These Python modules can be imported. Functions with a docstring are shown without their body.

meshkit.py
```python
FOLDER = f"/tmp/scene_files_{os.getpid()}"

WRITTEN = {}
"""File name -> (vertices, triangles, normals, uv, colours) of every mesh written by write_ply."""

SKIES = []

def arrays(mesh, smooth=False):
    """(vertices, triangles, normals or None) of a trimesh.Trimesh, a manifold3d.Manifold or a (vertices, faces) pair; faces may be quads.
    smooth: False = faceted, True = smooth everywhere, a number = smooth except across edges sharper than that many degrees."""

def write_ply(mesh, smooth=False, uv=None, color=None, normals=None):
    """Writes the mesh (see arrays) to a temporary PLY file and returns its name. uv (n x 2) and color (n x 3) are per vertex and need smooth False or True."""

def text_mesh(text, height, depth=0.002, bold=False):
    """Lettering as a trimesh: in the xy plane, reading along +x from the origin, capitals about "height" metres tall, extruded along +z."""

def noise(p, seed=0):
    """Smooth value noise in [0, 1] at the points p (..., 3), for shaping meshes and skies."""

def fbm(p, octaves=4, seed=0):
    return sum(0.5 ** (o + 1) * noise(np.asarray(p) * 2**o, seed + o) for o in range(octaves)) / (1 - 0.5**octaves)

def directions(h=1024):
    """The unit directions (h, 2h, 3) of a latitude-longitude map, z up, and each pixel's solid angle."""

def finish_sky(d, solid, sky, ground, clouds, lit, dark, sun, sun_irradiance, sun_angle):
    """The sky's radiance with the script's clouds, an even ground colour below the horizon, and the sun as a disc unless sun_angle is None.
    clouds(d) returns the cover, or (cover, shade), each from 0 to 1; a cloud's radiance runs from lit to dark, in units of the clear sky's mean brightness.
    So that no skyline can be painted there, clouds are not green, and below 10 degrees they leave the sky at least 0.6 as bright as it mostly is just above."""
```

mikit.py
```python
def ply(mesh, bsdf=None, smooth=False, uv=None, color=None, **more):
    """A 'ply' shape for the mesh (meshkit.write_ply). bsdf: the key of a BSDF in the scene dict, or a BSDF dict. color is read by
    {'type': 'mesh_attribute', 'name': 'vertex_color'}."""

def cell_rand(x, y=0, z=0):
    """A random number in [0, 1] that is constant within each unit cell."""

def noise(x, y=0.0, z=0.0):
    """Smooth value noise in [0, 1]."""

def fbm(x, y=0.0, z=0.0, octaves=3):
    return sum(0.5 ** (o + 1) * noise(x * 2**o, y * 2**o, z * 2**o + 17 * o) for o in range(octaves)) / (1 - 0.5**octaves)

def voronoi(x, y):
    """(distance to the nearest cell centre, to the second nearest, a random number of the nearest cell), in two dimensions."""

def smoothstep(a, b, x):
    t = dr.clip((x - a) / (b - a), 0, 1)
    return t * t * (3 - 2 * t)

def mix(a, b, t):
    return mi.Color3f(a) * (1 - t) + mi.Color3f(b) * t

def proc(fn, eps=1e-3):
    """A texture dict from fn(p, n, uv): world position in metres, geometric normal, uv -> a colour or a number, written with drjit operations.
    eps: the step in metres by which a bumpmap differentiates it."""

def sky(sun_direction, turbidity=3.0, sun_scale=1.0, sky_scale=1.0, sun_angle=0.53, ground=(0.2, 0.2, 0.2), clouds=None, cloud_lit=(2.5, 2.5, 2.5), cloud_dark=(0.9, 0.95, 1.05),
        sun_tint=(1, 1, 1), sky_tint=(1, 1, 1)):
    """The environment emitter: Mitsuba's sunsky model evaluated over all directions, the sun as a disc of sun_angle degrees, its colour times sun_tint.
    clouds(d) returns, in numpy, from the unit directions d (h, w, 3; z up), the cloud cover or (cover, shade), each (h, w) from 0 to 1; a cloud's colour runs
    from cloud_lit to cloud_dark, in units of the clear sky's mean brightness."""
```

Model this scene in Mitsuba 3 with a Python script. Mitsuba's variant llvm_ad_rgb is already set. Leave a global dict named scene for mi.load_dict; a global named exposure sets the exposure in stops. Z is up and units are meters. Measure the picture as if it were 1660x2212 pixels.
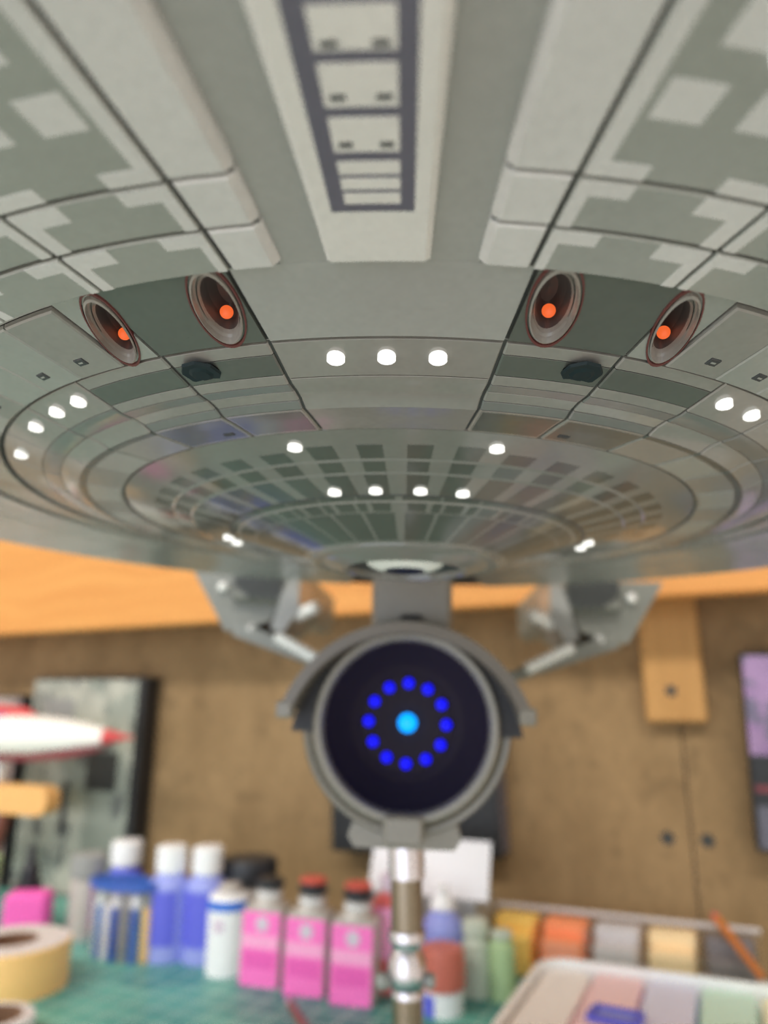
import math, random
import numpy as np, trimesh, mitsuba as mi, mikit, meshkit
from shapely.geometry import Polygon, Point
from shapely import affinity
import drjit as dr
from mikit import proc, noise, fbm, smoothstep, mix, ply

random.seed(7); np.random.seed(7)
T = mi.ScalarTransform4f
EYE = 1.14                      # height of the camera; the bench top is at 0.90
# ------------------------------------------------------------------ camera, light, exposure
exposure = -0.28
PITCH = math.radians(15.0)
scene, labels = {}, {}
scene['camera'] = {'type': 'thinlens', 'fov': 2 * math.degrees(math.atan(830 / 1600)), 'fov_axis': 'x', 'aperture_radius': 0.0013, 'focus_distance': 0.138, 'near_clip': 0.004, 'far_clip': 50.0,
    'to_world': T().look_at(origin=[0, 0, EYE], target=[0, math.cos(PITCH), EYE + math.sin(PITCH)], up=[0, 0, 1])}
CEILING_LIGHT = (23.5, 22.8, 21.4)
ADDED_WINDOW_LIGHT = (1.9, 2.3, 2.9)  # strength of the added window behind the camera

# the room's frame: u along the plywood wall (to the right), n out of the wall towards the camera
W0 = np.array([0, 0.93, 0.0]); YAW = math.radians(24)
U = np.array([math.cos(YAW), -math.sin(YAW), 0]); N = np.array([-math.sin(YAW), -math.cos(YAW), 0])
def W(u, n, z): return W0 + U * u + N * n + np.array([0, 0, z])
ROOM = np.eye(4); ROOM[:3, 0], ROOM[:3, 1], ROOM[:3, 2], ROOM[:3, 3] = U, -N, [0, 0, 1], W0      # local x=u, y=-n, z
BENCH = 0.90

# ------------------------------------------------------------------ helpers
def numbered(name):
    if name not in scene and name not in labels and not any(k.startswith(name + '__') for k in scene): return name
    i = 1
    while f'{name}_{i:03d}' in scene or f'{name}_{i:03d}' in labels: i += 1
    return f'{name}_{i:03d}'
def obj(name, mesh, m, parent=None, smooth=30, label=None, M=None, kind=None, **more):
    key = numbered(parent + '__' + name if parent else name)
    mesh = mesh if isinstance(mesh, trimesh.Trimesh) else trimesh.util.concatenate(mesh)
    if M is not None:
        mesh = mesh.copy(); mesh.apply_transform(M)
    scene[key] = ply(mesh, m, smooth, **more)
    if label or kind:
        labels[key] = {k: v for k, v in (('label', label), ('kind', kind)) if v}
    return key
def thing(name, label, cat, group=None):
    key = numbered(name); labels[key] = {'label': label, 'category': cat}
    if group: labels[key]['group'] = group
    return key
def struct(name, mesh, m, label, parent=None, **k):
    key = obj(name, mesh, m, parent, **k)
    if not parent: labels[key] = {'label': label, 'category': name.split('_')[0], 'kind': 'structure'}
    return key
def place(x, y, z, rot=0.0, tilt=0.0, axis=(1, 0, 0)):
    M = trimesh.transformations.translation_matrix([x, y, z]) @ trimesh.transformations.rotation_matrix(rot, [0, 0, 1])
    return M @ trimesh.transformations.rotation_matrix(tilt, axis) if tilt else M
def box(x0, x1, y0, y1, z0, z1, b=0.001):
    b = min(b, (x1 - x0) / 3, (y1 - y0) / 3, (z1 - z0) / 3)
    P = []
    for sx in (0, 1):
        for sy in (0, 1):
            for sz in (0, 1):
                c = np.array([(x0, x1)[sx], (y0, y1)[sy], (z0, z1)[sz]], float); s = np.array([1 - 2 * sx, 1 - 2 * sy, 1 - 2 * sz]) * b
                for k in range(3): P.append(c + s * (np.arange(3) != k))
    return trimesh.Trimesh(np.array(P)).convex_hull
def hull(pts): return trimesh.Trimesh(np.array(pts, float)).convex_hull
def lathe(prof, n=48, a0=0.0, a1=2 * math.pi):
    """profile [(r, z)...] turned about z"""
    p = np.array(prof, float); m = len(p); full = a1 - a0 > 6.28
    ang = np.linspace(a0, a1, n + 1)[:n if full else n + 1]; k = len(ang)
    v = np.stack([np.outer(np.cos(ang), p[:, 0]), np.outer(np.sin(ang), p[:, 0]), np.tile(p[:, 1], (k, 1))], -1).reshape(-1, 3)
    f = []
    for i in range(k if full else k - 1):
        j = (i + 1) % k
        for q in range(m - 1):
            a, b, c, d = i * m + q, j * m + q, j * m + q + 1, i * m + q + 1
            f += [[a, b, c], [a, c, d]]
    t = trimesh.Trimesh(v, f, process=True); t.update_faces(t.nondegenerate_faces()); t.fix_normals()
    return t
def rod(p0, p1, r0, r1=None, n=16, rounded=True):
    p0, p1 = np.array(p0, float), np.array(p1, float); r1 = r0 if r1 is None else r1; L = np.linalg.norm(p1 - p0)
    e = 0.3 if rounded else 0.05
    m = lathe([(0, 0), (r0 * (1 - e), 0), (r0, r0 * e), (r1, L - r1 * e), (r1 * (1 - e), L), (0, L)], n)
    m.apply_transform(trimesh.geometry.align_vectors([0, 0, 1], (p1 - p0) / L)); m.apply_translation(p0)
    return m
def extrude(poly, h): return trimesh.util.concatenate([trimesh.creation.extrude_polygon(g, h, engine='earcut') for g in getattr(poly, 'geoms', [poly])])

# ------------------------------------------------------------------ materials
def S(r, g, b):                 # an sRGB colour as linear numbers
    return [x / 12.92 if x <= 0.04045 else ((x + 0.055) / 1.055) ** 2.4 for x in (r / 255, g / 255, b / 255)]
def mat(name, col, rough=0.5, spec=0.5, **k):
    base = {'type': 'rgb', 'value': col} if isinstance(col, (list, tuple)) else proc(col)
    scene[name] = {'type': 'twosided', 'nested': {'type': 'principled', 'base_color': base, 'roughness': rough, 'specular': spec, **k}}
    return name
def mottled(c, amount=0.06, s=900.0):
    c = list(c)
    def fn(p, n, uv):
        a = fbm(p.x * s, p.y * s, p.z * s, 3) - 0.5; b = fbm(p.x * 60 + 7, p.y * 60, p.z * 60, 3) - 0.5
        return mi.Color3f(*c) * (1 + amount * 2 * a + 0.10 * b)
    return fn
GL = dict(clearcoat=0.5, clearcoat_gloss=0.95)
mat('hull_light', mottled(S(188, 187, 186)), 0.22, **GL)
mat('hull_pale', mottled(S(202, 200, 197)), 0.24, **GL)
mat('hull_mid', mottled(S(130, 128, 123)), 0.13, **GL)
mat('hull_channel', mottled(S(146, 146, 143)), 0.24, **GL)
mat('hull_dark', mottled(S(138, 140, 135)), 0.2, **GL)
mat('hull_deep', mottled(S(86, 88, 83)), 0.14, **GL)
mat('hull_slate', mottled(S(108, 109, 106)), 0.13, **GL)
mat('hull_dome', mottled(S(116, 115, 110)), 0.12, **GL)
mat('dome_dark', mottled(S(80, 81, 75)), 0.12, **GL)
mat('hull_groove', mottled(S(56, 56, 55)), 0.5)
mat('hull_trim', mottled(S(92, 90, 102)), 0.4)
mat('mark_dark', S(52, 54, 56), 0.5)
mat('teal_black', S(20, 36, 40), 0.6, 0.3)
mat('rust_red', S(92, 46, 44), 0.45)
mat('cup_grey', mottled(S(132, 128, 122)), 0.3)
mat('cup_dark', S(74, 71, 70), 0.4)
mat('pod_grey', mottled(S(130, 124, 114)), 0.32)
mat('engine_grey', mottled(S(118, 119, 112)), 0.3)
mat('pod_brown', mottled(S(104, 96, 87)), 0.36)
mat('pod_bowl', S(42, 36, 44), 0.6, 0.12)
mat('pod_black', S(22, 22, 28), 0.5)
mat('white_satin', S(236, 236, 232), 0.3)
mat('dark_grey', S(46, 49, 48), 0.45)
scene['chrome'] = {'type': 'twosided', 'nested': {'type': 'roughconductor', 'material': 'Cr', 'alpha': 0.12}}
scene['bronze'] = {'type': 'twosided', 'nested': {'type': 'principled', 'base_color': {'type': 'rgb', 'value': S(140, 126, 108)}, 'metallic': 0.9, 'roughness': 0.35}}
mat('lamp_shell', S(240, 240, 235), 0.4)
mat('ember', S(90, 40, 24), 0.5)
mat('blue_glass', S(16, 18, 46), 0.35)
def lamp(*c, w=0.3): return {'emitter': {'type': 'area', 'sampling_weight': w, 'radiance': {'type': 'rgb', 'value': list(c)}}}

# ------------------------------------------------------------------ room
def plywood(p, n, uv):
    u = p.x * float(U[0]) + p.y * float(U[1])
    g = fbm(u * 26, p.z * 9, 3.0, 4); s = fbm(u * 220, p.z * 90, 5.0, 3); k = smoothstep(0.62, 0.8, fbm(u * 60 + 9, p.z * 60, 1.0, 3))
    return mix(S(132, 106, 74), S(162, 133, 96), g) * (0.86 + 0.28 * s) * (1 - 0.18 * k)
mat('plywood', plywood, 0.75, 0.25)
def pine(p, n, uv):
    u = p.x * float(U[0]) + p.y * float(U[1])
    g = fbm(u * 6, p.z * 140 + fbm(u * 9, p.z * 9, 2.0, 2) * 6, 1.0, 3)
    return mix(S(208, 138, 72), S(224, 160, 90), g)
mat('pine', pine, 0.55, 0.3)
def postwood(p, n, uv):
    u = p.x * float(U[0]) + p.y * float(U[1])
    return mix(S(178, 132, 78), S(200, 152, 94), fbm(u * 160, p.z * 9, 3.0, 3))
mat('pale_wood', S(238, 180, 112), 0.5)
mat('post_wood', postwood, 0.6, 0.3)
mat('plaster', S(224, 222, 216), 0.9, 0.2)
mat('concrete', mottled(S(196, 194, 188), 0.1, 40), 0.85, 0.2)
mat('bench_top', mottled(S(222, 220, 216), 0.06, 80), 0.55)
mat('frame_white', S(232, 232, 230), 0.5)

UL, UR, NB, ZC = -2.3, 2.3, 3.2, 2.5
w = struct('wall_back', box(UL, UR, 0.012, 0.05, 0, ZC), 'concrete', 'brown plywood sheets behind the bench', M=ROOM)
for a, b in ((UL, -0.885), (-0.884, 0.334), (0.3355, 1.555), (1.556, UR)):
    struct('plywood_sheet', box(a, b, 0.0, 0.0119, 0, ZC, 0.0015), 'plywood', '', w, M=ROOM)
for u, z in ((0.312, EYE - 0.1235), (0.349, EYE - 0.1235), (0.312, EYE - 0.50), (0.349, EYE - 0.50)):
    sc = struct('screw', lathe([(0, 0.0005), (0.0016, 0.0005), (0.0022, 0.002), (0.0058, 0.0022), (0.0062, 0.001), (0.0062, -0.001)], 16), 'dark_grey', '', w,
        M=ROOM @ place(u, 0, z, tilt=math.pi / 2))
struct('floor', box(UL, UR, -NB, 0.05, -0.06, 0), 'concrete', 'grey concrete floor under the bench', M=ROOM)
struct('ceiling', box(UL, UR, -NB, 0.05, ZC, ZC + 0.06), 'plaster', 'white ceiling of the workshop', M=ROOM)
struct('wall_left', box(UL - 0.06, UL, -NB, 0.05, 0, ZC), 'plaster', 'white wall left of the bench', M=ROOM)
struct('wall_right', box(UR, UR + 0.06, -NB, 0.05, 0, ZC), 'plaster', 'white wall right of the bench', M=ROOM)
wf = [box(UL, -1.3, -NB - 0.06, -NB, 0, ZC), box(1.3, UR, -NB - 0.06, -NB, 0, ZC), box(-1.3, 1.3, -NB - 0.06, -NB, 0, 0.25), box(-1.3, 1.3, -NB - 0.06, -NB, 2.1, ZC)]
struct('wall_front', wf, 'plaster', 'white wall with the added window, behind the camera', M=ROOM)
wk = struct('window_added_1', [box(-1.3, 1.3, -NB - 0.05, -NB + 0.02, 0.25, 0.3), box(-1.3, 1.3, -NB - 0.05, -NB + 0.02, 2.05, 2.1), box(-1.3, -1.25, -NB - 0.05, -NB + 0.02, 0.25, 2.1),
    box(1.25, 1.3, -NB - 0.05, -NB + 0.02, 0.25, 2.1), box(-0.025, 0.025, -NB - 0.05, -NB + 0.02, 0.25, 2.1)], 'frame_white', 'unseen window added behind the camera, with a low sill, to light the hull underside', M=ROOM)  # added and never in view; low sill lets light reach under the hull
added_pane = trimesh.Trimesh([[-1.25, -NB - 0.045, 0.3], [1.25, -NB - 0.045, 0.3], [1.25, -NB - 0.045, 2.05], [-1.25, -NB - 0.045, 2.05]], [[0, 2, 1], [0, 3, 2]], process=False)
obj('added_pane', added_pane, 'white_satin', wk, False, M=ROOM, **lamp(*ADDED_WINDOW_LIGHT, w=25.0))
for u, l in ((-0.90, 'long white ceiling light above the left half of the bench'), (0.90, 'long white ceiling light above the right half of the bench')):
    cl = thing('ceiling_light', l, 'light')
    obj('housing', box(u - 0.68, u + 0.68, -1.95, -1.55, 2.452, 2.5, 0.004), 'frame_white', cl, M=ROOM)
    obj('diffuser', trimesh.Trimesh([[u - 0.66, -1.93, 2.45], [u + 0.66, -1.93, 2.45], [u + 0.66, -1.57, 2.45], [u - 0.66, -1.57, 2.45]], [[0, 2, 1], [0, 3, 2]], process=False), 'white_satin', cl, False, M=ROOM, **lamp(*CEILING_LIGHT, w=20.0))

# shelf over the bench and its post
sh = thing('shelf', 'bright pine shelf board running along the wall above the bench', 'shelf')
ZS = EYE + 0.105
obj('front_board', box(UL + 0.01, UR - 0.01, -0.10, -0.08, ZS, ZS + 0.185, 0.002), 'pine', sh, M=ROOM)
obj('shelf_board', box(UL + 0.01, UR - 0.01, -0.0795, -0.0005, ZS + 0.012, ZS + 0.032, 0.001), 'pine', sh, M=ROOM)
po = thing('wooden_post', 'light wooden bracket post hanging below the shelf, dark screw hole near its end', 'post')
obj('board', box(0.3035, 0.3615, -0.022, -0.0005, EYE - 0.0115, ZS + 0.0115, 0.0025), 'post_wood', po, M=ROOM)
obj('screw_head', lathe([(0, 0.001), (0.003, 0.001), (0.0036, 0.002), (0.0052, 0.002), (0.0052, -0.001)], 16), 'mark_dark', po, M=ROOM @ place(0.330, -0.0215, EYE + 0.0195, tilt=math.pi / 2))

# workbench
wb = thing('workbench', 'pale workbench under the plywood wall, covered with bottles and boxes', 'workbench')
obj('top', box(-1.2, 1.2, -1.15, -0.001, BENCH - 0.04, BENCH, 0.003), 'bench_top', wb, M=ROOM)
for sx in (-1.12, 1.12):
    for sy in (-1.08, -0.07): obj('leg', box(sx - 0.035, sx + 0.035, sy - 0.035, sy + 0.035, 0.0, BENCH - 0.04, 0.003), 'post_wood', wb, M=ROOM)

# ------------------------------------------------------------------ the spaceship model
# ship frame: origin under the disc's axis at the camera's height; x right, y back, z up; metres. Angles phi from the bow, clockwise seen from below the camera.
SHIP = (T().translate([0, 0, EYE]) @ T().rotate([1, 0, 0], 1.3) @ T().translate([0.00734, 0.24, 0.058]) @ T().rotate([0, 1, 0], 1.6) @ T().translate([0, 0, -0.058]) @ T().rotate([0, 0, 1], -3.4)).matrix
SHIP = np.array(SHIP, float)
ship = thing('spaceship_model', 'grey model of a disc-shaped spaceship with lit lamps, on a metal stand', 'spaceship model')
PR = [0, .0197, .0307, .0502, .0568, .0686, .0692, .0742, .0748, .089, .0971, .101, .1035, .106, .1092, .1204, .1398, .1401, .150, .160, .208]
PZ = [.0385, .0394, .0415, .0470, .0490, .0511, .0515, .0527, .0531, .0555, .0558, .0558, .0570, .0575, .0577, .0608, .0646, .0625, .0630, .0632, .0630]
def zr(r): return np.interp(r, PR, PZ)
def pol(r, phi, z):
    a = np.radians(phi); return np.stack([r * np.sin(a), -r * np.cos(a), z], -1)
def part(name, mesh, m, parent=None, smooth=30, label=None, **k): return obj(name, mesh, m, parent or ship, smooth, label, SHIP, **k)
def patch(name, r0, r1, p0, p1, t, m, parent, c=0.0002, g=0.0003, skirt=0.0005, step=1.6, sides=None, ga=None):
    """a raised plate on the underside, between two radii (mm) and two angles (degrees), t above the surface, chamfer c (sides: those of the two angles), half gap g"""
    r0, r1 = r0 / 1000 + g, r1 / 1000 - g; rm = (r0 + r1) / 2; ga = math.degrees((ga or g) / rm); c0, c1 = sides or (c, c); p0, p1 = p0 + ga, p1 - ga
    nr = max(2, int((r1 - r0) / 0.006) + 2); na = max(2, int((p1 - p0) / step) + 2)
    inner = sorted(set(np.round([*np.linspace(r0 + c, r1 - c, nr), *[q for q in PR if r0 + c < q < r1 - c]], 6)))
    rs = [r0, r0, *inner, r1, r1]; dr_ = [-skirt, t - c, *[t] * len(inner), t - c, -skirt]
    ps = [p0, p0, *np.linspace(p0 + math.degrees(c0 / rm), p1 - math.degrees(c1 / rm), na), p1, p1]; dp = [-skirt, t - c0, *[t] * na, t - c1, -skirt]
    R, Pp = np.meshgrid(rs, ps, indexing='ij'); Dp = np.minimum.outer(np.array(dr_), np.array(dp))
    v = pol(R, Pp, zr(R) - Dp).reshape(-1, 3); nn = len(ps); f = []
    for i in range(len(rs) - 1):
        for j in range(nn - 1):
            a, b, cc, d = i * nn + j, i * nn + j + 1, (i + 1) * nn + j + 1, (i + 1) * nn + j
            f += [[a, b, cc], [a, cc, d]]
    return part(name, trimesh.Trimesh(v, f, process=False), m, parent, 25)
def turned(rz, n=180): return lathe([(r, z) for r, z in rz], n)

# saucer shell
prof = [(r, zr(r)) for r in [0.012, *PR[1:9], 0.0884]]
dome = part('dome', turned([(0.0312, zr(0.0312)), *[(r, zr(r)) for r in PR[3:9]], (0.0885, zr(0.0885)), (0.0888, 0.0565), (0.0894, 0.0565)]), 'hull_dome', None, 20)
TH = [(-28.2, 128.2, 3.9), (28.2, 128.2, 3.9), (-49.9, 120.4, 3.3), (49.9, 120.4, 3.3)]      # thruster centres: mm right of and ahead of the disc's axis, half width
def oval_at(c, k, shift=0.0, n=40):
    t = np.linspace(0, 2 * math.pi, n, endpoint=False); x = c[0] + c[2] * k * np.cos(t); y = c[1] + 9.0 * k * np.sin(t) + shift
    return np.degrees(np.arctan2(x, y)), np.hypot(x, y)
def ell(c, k=1.0):                                                  # the same oval in the unrolled (angle * 130.5 mm, r) plane
    a, r = oval_at(c, k); return Polygon(list(zip(np.radians(a) * 130.5, r)))
def unrolled(poly, depth0, depth1, size=4.0):
    """a plate given in the unrolled plane, wrapped onto the underside from depth0 to depth1 (m, out of the surface)"""
    m = extrude(poly, 1.0); v, f = trimesh.remesh.subdivide_to_size(m.vertices, m.faces, size, max_iter=12)
    r = v[:, 1] / 1000; d = depth0 + (depth1 - depth0) * v[:, 2]
    return trimesh.Trimesh(pol(r, np.degrees(v[:, 0] / 130.5), zr(r) - d), f, process=False)
under = part('saucer', [turned([(0.0892, 0.0565), *[(r, zr(r) + 0.0003) for r in (0.0897, .0971, .101, .1035, .106, .1092, .1208)], (0.1208, 0.075)]),
    turned([(0.1390, 0.075), (0.1390, 0.0641), (0.1400, 0.0641), (0.150, 0.0648), (0.165, 0.0655), (0.2085, 0.0655), (0.2105, 0.0665), (0.211, 0.069), (0.2095, 0.0715), (0.19, 0.075), (0.14, 0.085), (0.09, 0.093), (0.05, 0.099), (0.0, 0.101)])], 'hull_channel', None, 25)
ringpoly = Polygon([(-math.radians(60) * 130.5, 120.9), (math.radians(60) * 130.5, 120.9), (math.radians(60) * 130.5, 139.5), (-math.radians(60) * 130.5, 139.5)])
for c in TH: ringpoly = ringpoly.difference(ell(c, 0.97))
part('belt', unrolled(ringpoly, -0.0012, -0.0004), 'hull_groove', under)
part('belt', lathe([(0.1209, zr(0.1209) + 0.0004), (0.1395, zr(0.1395) + 0.0004), (0.1395, zr(0.1395) + 0.0012), (0.1209, zr(0.1209) + 0.0012), (0.1209, zr(0.1209) + 0.0004)], 120, math.radians(-30.2), math.radians(210.2)), 'hull_groove', under)

def bed(r0, r1, d, a0, a1):
    rs = [r0, *[q for q in PR if r0 < q < r1], r1]; lo = [(r, zr(r) + d) for r in rs]
    part('joint_bed', lathe(lo + [(r, z + 0.0003) for r, z in lo[::-1]] + lo[:1], 150, math.radians(a0 - 90), math.radians(a1 - 90)), 'hull_groove', under, 25)
bed(0.1404, 0.2078, 0.0009, 6.25, 353.75)
bed(0.0893, 0.1207, 0.00022, 0, 360)
# plates of the broad outer ring (recessed channels beside the middle strip)
RING = [9.4, 19.1, 29.0, 39.0, 49.0, 59.5, 70.0, 81.0, 92.0, 103.0, 114.0, 125.0, 136.0, 147.0, 158.0, 169.0]
ROWS = [(140.4, 150.5), (150.5, 160.8), (160.8, 208.0)]
for s in (-1, 1):
    for k in range(len(RING) - 1):
        a, b = sorted((s * RING[k], s * RING[k + 1]))
        for r0, r1 in ROWS:
            patch('hull_panel', r0, r1, a, b, 0.0, 'hull_dark', under, 0.0003, 0.0004, 0.0024)
    a, b = sorted((s * 6.0, s * 9.4))
    for r0, r1 in ROWS: patch('slab_panel', r0, r1, a, b, 0.0, 'hull_light', under, 0.0003, 0.0004, 0.0024, 0.7, (0.0011, 0.0003) if s > 0 else (0.0003, 0.0011))
    for k in range(6):                                               # lighter rectangles painted as thin plates
        lo, hi = RING[k], RING[k + 1]; sp = (hi - lo) / 9.7
        def light(r0, r1, p0, p1):
            a, b = sorted((s * (lo + p0 * sp), s * (lo + p1 * sp)))
            patch('light_plate', r0, r1, a, b, 0.00010, 'hull_light', under, 0.00004, 0.0, 0.00005)
        light(164.1, 207.5, 0.18, 1.0); light(161.3, 164.1, 0.18, 2.9); light(161.3, 164.1, 6.5, 9.5)
        light(171.3, 177.1, 1.4, 3.5); light(171.4, 178.0, 4.9, 7.0); light(181.5, 188.0, 2.2, 4.6); light(186.0, 193.0, 6.2, 8.4)
        light(157.5, 160.3, 0.18, 2.9); light(151.0, 157.5, 0.18, 0.95); light(156.8, 160.3, 6.4, 9.5); light(151.0, 156.8, 8.4, 9.5)
        light(147.3, 150.0, 0.18, 2.9); light(141.0, 147.3, 0.18, 0.8); light(146.6, 150.0, 6.4, 9.5); light(141.0, 146.6, 8.6, 9.5)
strip = patch('middle_strip', 140.6, 207.5, -3.2, 3.2, 0.0, 'hull_pale', under, 0.0007, 0.0, 0.0025, 0.5, (0.001, 0.001))
def flat(name, r0, r1, p0, p1, t, m): return patch(name, r0, r1, p0, p1, t, m, under, 0.00004, 0.0, 0.00005, 0.6)
flat('ladder_panel', 152.5, 203.0, -2.1, 2.15, 0.00006, 'hull_trim')
for r0, r1 in ((178.4, 183.7), (170.9, 176.9), (163.8, 169.4), (159.8, 162.2), (157.0, 159.1), (154.2, 156.3), (185.6, 191.0), (193.0, 199.0)): flat('ladder_window', r0, r1, -1.32, 1.45, 0.00014, 'hull_pale')
for r in (179.25, 172.3, 165.05, 186.8):
    for a in (-0.78, 0.93): flat('slot', r - 0.45, r + 0.45, a - 0.3, a + 0.3, 0.0002, 'mark_dark')

# recessed belt with the thrusters
SEC = [10.1, 20.9, 33.0, 44.0, 54.5, 65.0, 76.0, 87.0, 98.0, 109.0, 120.0, 131.0, 142.0, 153.0, 164.0, 175.0]
def belt_plate(a0, a1, m):
    p = Polygon([(math.radians(a) * 130.5, r) for a, r in ((a0, 121.1), (a1, 121.1), (a1, 139.7), (a0, 139.7))]).buffer(-0.3, join_style=2)
    for c in TH: p = p.difference(ell(c, 0.99))
    part('belt_panel', unrolled(p, -0.0004, 0.0005), m, under, 25)
belt_plate(-10.0, 10.0, 'hull_channel')
for s in (-1, 1):
    for a, b in ((10.1, 20.9), (20.95, 24.9)): belt_plate(*sorted((s * a, s * b)), 'hull_deep' if a < 15 else 'hull_dark')
    for i, a in enumerate(np.arange(24.9, 172, 5.9)):
        patch('block_panel', 121.6, 138.9, *sorted((s * a, s * (a + 5.9))), 0.0014, 'hull_dark' if i % 3 else 'hull_mid', under, 0.0003, 0.00012, 0.001)
    for a in (28.3, 34.2, 46.0, 52.0):
        patch('vent', 125.2, 127.0, s * a - 0.55, s * a + 0.55, 0.0017, 'mark_dark', under, 0.0001, 0.0, 0.0003)
        patch('vent', 125.9, 126.3, s * a - 0.25, s * a + 0.25, 0.0018, 'hull_dark', under, 0.00003, 0.0, 0.0003)
def oval(c, k0, k1, d0, d1, s0=0.0, s1=0.0, n=40):
    """a sloping oval band between two scales of the thruster's oval"""
    vs = []
    for k, d, sh_ in ((k0, d0, s0), (k1, d1, s1)):
        a, r = oval_at(c, k, sh_, n); r = r / 1000; vs.append(pol(r, a, zr(np.clip(r, 0, 0.1397)) - d))
    i = np.arange(n); j = (i + 1) % n
    return trimesh.Trimesh(np.vstack(vs), np.vstack([np.stack([i, j, j + n], 1), np.stack([i, j + n, i + n], 1)]), process=False)
for c in TH:
    th = part('thruster', [oval(c, 1.03, 1.01, 0.0003, 0.0011), oval(c, 1.01, 0.95, 0.0011, 0.0013), oval(c, 0.95, 0.91, 0.0013, 0.0002, 0, -0.2), oval(c, 0.91, 0.83, 0.0002, -0.0006, -0.2, -0.6), oval(c, 0.83, 0.80, -0.0006, -0.0002, -0.6, -0.8), oval(c, 0.80, 0.74, -0.0002, -0.0010, -0.8, -1.2)], 'cup_grey', None, 35)
    part('outline', [oval(c, 1.17, 1.16, 0.0001, 0.0009), oval(c, 1.16, 1.09, 0.0009, 0.0009), oval(c, 1.09, 1.08, 0.0009, 0.0001)], 'rust_red', th, 35, 'thin dark red oval line around the cup')
    part('throat', [oval(c, 0.74, 0.62, -0.0010, -0.0036, -1.2, -2.6), oval(c, 0.62, 0.36, -0.0036, -0.0058, -2.6, -4.0), oval(c, 0.36, 0.01, -0.0058, -0.0064, -4.0, -4.2)], 'cup_dark', th, 35)
    r = math.hypot(c[0], c[1] - 5.4) / 1000; b = trimesh.creation.icosphere(3, 0.0012); b.apply_translation([c[0] / 1000, -(c[1] - 5.4) / 1000, zr(r) + 0.0026])
    part('lamp', b, 'ember', th, True, 'small glowing orange lamp', **lamp(1.05, 0.16, 0.035))

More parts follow.
